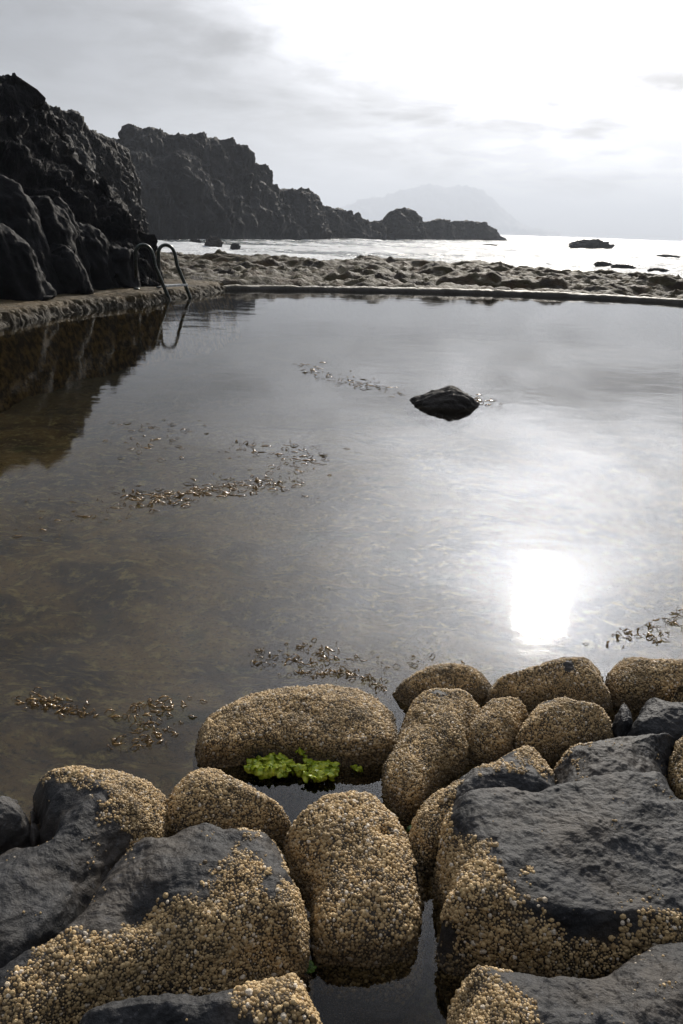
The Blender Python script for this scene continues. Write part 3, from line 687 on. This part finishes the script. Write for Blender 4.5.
fg_rock([(199, 728), (206, 714), (226, 699), (257, 684), (302, 678), (340, 680), (367, 686), (392, 702), (396, 726), (391, 752), (366, 764), (330, 764), (295, 758), (262, 757), (232, 764), (202, 762)], 0.105,
        'long humped tan rock behind the green seaweed', seed=5, steep=0.7, br=0.0027, edge_r=0.07, dome=0.35, backz=0.75)
fg_rock([(207, 762), (188, 766), (172, 782), (165, 802), (166, 830), (180, 842), (215, 846), (260, 846), (286, 834), (288, 820), (276, 806), (260, 791), (238, 772), (222, 764)], 0.115,
        'rounded tan rock left of the little tide pool', seed=6, br=0.0027, edge_r=0.075, dome=0.35)
fg_rock([(284, 822), (298, 809), (324, 799), (347, 795), (374, 795), (389, 804), (406, 824), (418, 850), (425, 874), (423, 900), (420, 926), (418, 947), (407, 960), (382, 966), (339, 966), (317, 958), (309, 926), (313, 897), (308, 880), (292, 855), (286, 838)], 0.125,
        'upright oblong tan rock in the centre foreground, standing in dark water', seed=7, br=0.0032, edge_r=0.07, dome=0.3, tilt=(0, 0.08),
        bare=[[(398, 866), (426, 858), (430, 884), (405, 880)]], dents=((384, 826, 0.018, 0.02),))
fg_rock([(449, 688), (416, 694), (402, 710), (394, 744), (384, 778), (388, 798), (405, 818), (420, 812), (430, 790), (448, 772), (467, 756), (471, 735), (482, 712), (477, 697)], 0.12,
        'tall leaning tan rock right of the tide pool', seed=8, br=0.0027, edge_r=0.06, dome=0.35)
fg_rock([(395, 691), (402, 680), (415, 671), (447, 664), (475, 668), (491, 680), (488, 697), (470, 704), (440, 703), (412, 706)], 0.09,
        'low tan rock at the pool edge, leftmost of the back row', seed=9, br=0.0025, edge_r=0.06, dome=0.4)
fg_rock([(488, 690), (500, 680), (526, 667), (557, 659), (584, 659), (601, 668), (609, 689), (612, 706), (590, 712), (549, 708), (528, 712), (505, 708), (489, 703)], 0.12,
        'highest humped tan rock of the back row, under the sun glare', seed=10, br=0.0025, edge_r=0.08, dome=0.45)
fg_rock([(609, 668), (620, 661), (650, 659), (683, 660), (740, 664), (780, 690), (740, 712), (683, 708), (640, 708), (616, 704), (608, 688)], 0.12,
        'dark tan rock at the right end of the back row', seed=11, br=0.0025, edge_r=0.07, dome=0.35)
fg_rock([(480, 706), (500, 699), (520, 699), (532, 709), (522, 722), (515, 737), (490, 752), (470, 748), (465, 728)], 0.105,
        'small tan rock wedged between the leaning rock and its knobbly neighbour', seed=12, front=0.4, br=0.0025, edge_r=0.05, dome=0.4)
fg_rock([(532, 710), (549, 701), (573, 702), (606, 710), (616, 722), (610, 733), (577, 738), (550, 748), (526, 746), (514, 733)], 0.12,
        'knobbly oval tan rock in front of the back row', seed=13, front=0.4, br=0.0025, edge_r=0.05, dome=0.4)
fg_rock([(516, 740), (540, 741), (555, 753), (564, 776), (560, 800), (505, 805), (470, 812), (445, 828), (424, 830), (413, 807), (420, 788), (450, 769), (480, 757), (497, 746)], 0.145,
        'half bare rock with a tan crown above the biggest dark block', seed=14, front=0.85, br=0.0028, edge_r=0.05, dome=0.35, backz=0.75,
        bare=[[(462, 763), (500, 762), (530, 766), (556, 764), (590, 776), (560, 830), (465, 830), (452, 795), (462, 775)]])
fg_rock([(555, 746), (575, 734), (602, 731), (628, 728), (670, 727), (684, 732), (672, 748), (668, 768), (664, 792), (624, 796), (575, 800), (564, 785), (560, 769)], 0.155,
        'smooth dark slab with a small tan corner behind the biggest dark block', seed=15, front=0.9, br=0.0028, edge_r=0.045, dome=0.3, backz=0.75,
        bare=[[(574, 760), (580, 738), (600, 715), (720, 700), (700, 830), (540, 830), (556, 770)]])
fg_rock([(628, 716), (642, 704), (660, 705), (700, 712), (730, 722), (720, 738), (683, 736), (650, 734), (630, 728)], 0.14,
        'small bare dark rock near the right edge below the back row', allbare=True, seed=16, front=0.8, edge_r=0.04)
fg_rock([(614, 712), (622, 709), (632, 715), (634, 726), (622, 729), (613, 722)], 0.105, 'tiny bare dark stone beside the knobbly oval rock', allbare=True, seed=17, edge_r=0.03, na=160, front=0.75, dome=0.1)
fg_rock([(671, 704), (684, 697), (720, 700), (730, 714), (700, 720), (676, 716)], 0.125, 'small tan rock at the right edge in front of the back row', seed=18, br=0.0025, edge_r=0.04, na=200)
fg_rock([(669, 750), (683, 734), (720, 732), (770, 750), (780, 800), (740, 840), (700, 830), (684, 806), (672, 782)], 0.17,
        'tan rock cut by the right edge beside the smooth slab', seed=19, br=0.0028, edge_r=0.06)
fg_rock([(459, 803), (478, 794), (547, 786), (612, 778), (660, 772), (674, 790), (690, 815), (740, 860), (790, 920), (780, 985), (683, 995), (600, 990), (536, 985), (497, 975), (458, 962), (443, 940), (445, 894), (436, 858), (435, 838), (444, 816)], 0.2,
        'biggest dark flat-topped block with barnacles down its left side', seed=20, edge_r=0.075, steep=0.5, dome=0.06, na=460, br=0.0032, backz=0.78, tilt=(0.0, 0.06),
        bare=[[(458, 812), (470, 770), (663, 740), (720, 780), (900, 840), (800, 930), (690, 918), (650, 918), (600, 928), (560, 926), (536, 912), (520, 890), (502, 872), (490, 850), (470, 832)]])
fg_rock([(457, 968), (470, 960), (528, 970), (585, 975), (603, 968), (617, 952), (639, 934), (659, 931), (690, 938), (770, 950), (810, 1020), (800, 1120), (600, 1140), (455, 1120), (448, 1040), (452, 990)], 0.19,
        'dark wavy rock cut by the bottom right corner', seed=21, edge_r=0.05, dome=0.2, na=420, br=0.0028, backz=0.78, front=0.3, 
        bare=[[(512, 955), (601, 975), (616, 950), (639, 920), (900, 920), (900, 1200), (560, 1200), (520, 1010)]], dents=((575, 1000, 0.05, 0.02),))

# ------------------------------------------------------------------ rubble bed between the rocks
def bed():
    nx, ny = 300, 300; X, Y = np.meshgrid(np.linspace(-5, 5, nx), np.linspace(-4, 2.1, ny), indexing='ij'); XY = np.column_stack([X.ravel(), Y.ravel()])
    P = np.column_stack([XY, XY[:, 0]*0]); d1, d2, i = cell(XY*2.2+fbm(P*2, 2)[:, None]*0.3, 9)
    pil = np.sqrt(np.clip((d2-d1)/0.45, 0, 1))
    # outside the pictured wedge the rocky shore carries on as rounded blocks
    q = np.abs(XY[:, 0]) - (0.62 + 0.42*np.clip(XY[:, 1], 0, 3)); outw = smooth01(np.maximum(q, 0.75-XY[:, 1])/0.25)
    shore = 1-smooth01((XY[:, 1]-1.45-0.25*np.clip(XY[:, 0], -2, 2))/0.35)
    z = -0.24 - 0.6*smooth01((XY[:, 1]-1.35-0.3*XY[:, 0])/0.35) + 0.03*fbm(P*6, 3) + outw*shore*(0.22 + 0.26*pil*(0.5+0.5*i)) + 0.01*fbm(P*20, 3)
    F = grid_faces(nx, ny); o = mesh_obj('rocky_shore', np.column_stack([XY, z]), F, M_BAS); colattr(o, smooth01(fbm(P*3, 3)+0.3)*outw, 'crust'); tag(o, kind='structure')
bed()

# ------------------------------------------------------------------ seaweed
def blobcluster(name, px, py, n, spread, size, m, label, cat, z=0.02, flat=0.8, seed=0, group=None):
    import bmesh
    bm = bmesh.new(); c = unp(px, py, z); rr = random.Random(seed)
    for i in range(n):
        a = rr.uniform(0, 6.28); q = spread*math.sqrt(rr.random()); s = size*rr.uniform(0.6, 1.5)
        off = Vector((c[0]+math.cos(a)*q*1.25, c[1]+math.sin(a)*q*0.8, z+rr.uniform(-0.5, 1.2)*size*(1-q/spread*0.6)))
        rot = Matrix.Rotation(rr.uniform(0, 6.28), 3, 'Z') @ Matrix.Rotation(rr.uniform(-0.9, 0.9), 3, 'X') @ Matrix.Rotation(rr.uniform(-0.9, 0.9), 3, 'Y')
        na_, nr_ = 22, 7; kk = rr.randint(3, 6); ph = rr.uniform(0, 6); dome_ = rr.uniform(0.5, 1.1); rows = []
        for ir in range(nr_):
            r0 = (ir+0.15)/(nr_-0.85)
            row = []
            for ia in range(na_):
                th = 6.2832*ia/na_; ruf = r0**2.2*(0.30*math.sin(kk*th+ph)+0.14*math.sin((2*kk+1)*th+ph*2))
                rad_ = r0*(1+0.18*math.sin(3*th+ph))
                row.append(bm.verts.new(rot @ Vector((rad_*math.cos(th)*s, rad_*math.sin(th)*s, (dome_*(1-r0*r0)*0.75+ruf)*s*flat)) + off))
            rows.append(row)
        bm.faces.new(rows[0])
        for ir in range(nr_-1):
            for ia in range(na_):
                bm.faces.new((rows[ir][ia], rows[ir+1][ia], rows[ir+1][(ia+1) % na_], rows[ir][(ia+1) % na_]))
    for f in bm.faces: f.smooth = True
    me = bpy.data.meshes.new(name); bm.to_mesh(me); bm.free(); me.materials.append(m)
    o = bpy.data.objects.new(name, me); scene.collection.objects.link(o); sm = o.modifiers.new('t', 'SOLIDIFY'); sm.thickness = 0.0008; tag(o, label, cat, group); return o
blobcluster('sea_lettuce', 269, 766, 64, 0.050, 0.0125, M_LETT, 'wide clump of bright green sea lettuce nearer the left end of the tide pool', 'seaweed', 0.012, seed=1, group='sea lettuce in the tide pool')
blobcluster('sea_lettuce', 315, 770, 60, 0.048, 0.0125, M_LETT, 'right-hand clump of bright green sea lettuce in the tide pool', 'seaweed', 0.012, seed=2, group='sea lettuce in the tide pool')
blobcluster('sea_lettuce', 303, 752, 7, 0.014, 0.012, M_LETT, 'small topmost knot of bright green sea lettuce against the humped rock', 'seaweed', 0.02, seed=8, group='sea lettuce in the tide pool')
blobcluster('sea_lettuce', 356, 769, 9, 0.012, 0.006, M_LETT, 'tiny sprig of yellow green sea lettuce apart from the big clumps', 'seaweed', 0.005, seed=3, group='sea lettuce in the tide pool')
blobcluster('green_alga', 416, 829, 22, 0.016, 0.006, M_MOSS, 'dark green algae tuft right of the central oblong rock', 'seaweed', 0.02, seed=4)
blobcluster('green_alga', 306, 968, 22, 0.014, 0.005, M_MOSS, 'dark green algae tuft at the lower left of the central oblong rock', 'seaweed', 0.01, seed=5)

def weed_patch(label, pts, n, sz, seed, wid=6, zj=0.012):
    """floating fragments of brown weed: small curled two-quad leaves lying on the water"""
    rr = np.random.default_rng(seed); pts = np.array(pts, float); V = []; F = []
    L = np.concatenate([[0], np.cumsum(np.linalg.norm(np.diff(pts, axis=0), axis=1))])
    for i in range(int(n*0.7)):
        # clumpy placement
        cl = rr.integers(0, 14); s = (cl*0.618 % 1)*L[-1] + rr.normal(0, L[-1]*0.05); s = min(max(s, 0), L[-1])
        x = np.interp(s, L, pts[:, 0]) + rr.normal(0, wid*2.0); y = np.interp(s, L, pts[:, 1]) + rr.normal(0, wid*0.6) + (cl % 3-1)*wid*0.5
        c = unp(x, y, 0.0); a = rr.normal(0.2, 0.9); l = sz*rr.uniform(0.4, 2.2); w = l*rr.uniform(0.08, 0.28); lift = rr.uniform(-0.1, 1.0)*zj
        u = np.array([math.cos(a), math.sin(a), 0]); v = np.array([-u[1], u[0], 0]); b = len(V)
        tl = rr.uniform(-0.5, 0.5)
        for k, (f, zz) in enumerate(((-1, 0.001), (-0.3, 0.003+lift), (0.4, 0.002+lift*0.7), (1, 0.001))):
            ww = w*(0.35, 1, 0.8, 0.3)[k]; bend = v*(f*f)*l*0.3
            V += [c+u*f*l+v*ww+bend+[0, 0, max(zz+tl*ww, 0.0006)], c+u*f*l-v*ww+bend+[0, 0, max(zz-tl*ww, 0.0006)]]
        F += [(b, b+1, b+3, b+2), (b+2, b+3, b+5, b+4), (b+4, b+5, b+7, b+6)]
    o = mesh_obj('floating_weed', V, np.array(F), M_WEED); sm = o.modifiers.new('t', 'SOLIDIFY'); sm.thickness = 0.0015
    tag(o, label, 'floating weed', 'patches of floating weed', 'stuff'); return o
weed_patch('long strand of floating brown weed across the left middle of the pool', [(135, 497), (180, 498), (230, 490), (262, 484), (285, 487)], 330, 0.016, 1, 8)
weed_patch('loose floating weed right of the long strand', [(240, 450), (275, 452), (315, 458), (290, 470), (272, 480)], 150, 0.015, 2, 7)
weed_patch('trail of floating weed leading to the lone rock', [(303, 368), (330, 375), (355, 383), (405, 393)], 150, 0.020, 3, 4)
weed_patch('short trail of floating weed right of the lone rock', [(470, 399), (485, 402), (498, 404)], 60, 0.018, 4, 3)
weed_patch('thin scatter of floating weed above the long strand', [(130, 430), (165, 425), (190, 430), (170, 445), (130, 450)], 90, 0.014, 5, 9)
weed_patch('floating weed clumps near the left shore rocks', [(32, 700), (60, 708), (90, 712)], 120, 0.0085, 6, 6)
weed_patch('floating weed bits left of the humped rock', [(140, 712), (170, 705), (150, 725), (165, 738), (120, 742)], 160, 0.008, 7, 9)
weed_patch('floating weed bits above the humped rock', [(270, 662), (300, 650), (330, 655), (310, 672)], 130, 0.008, 8, 8)
weed_patch('floating weed bits off the highest rock of the back row', [(625, 640), (650, 632), (683, 622), (720, 618)], 150, 0.009, 9, 8)
weed_patch('sparse floating weed specks between the humped rock and the glare', [(340, 668), (400, 660), (430, 655), (370, 680)], 40, 0.007, 10, 10)
weed_patch('floating weed at the left of the pool near the cliff reflection', [(20, 545), (60, 520), (110, 515), (40, 500)], 50, 0.012, 11, 9)
weed_patch('foam-like wet weed caught along the back of the humped rock', [(300, 674), (340, 673), (372, 681), (392, 694)], 150, 0.006, 12, 3)
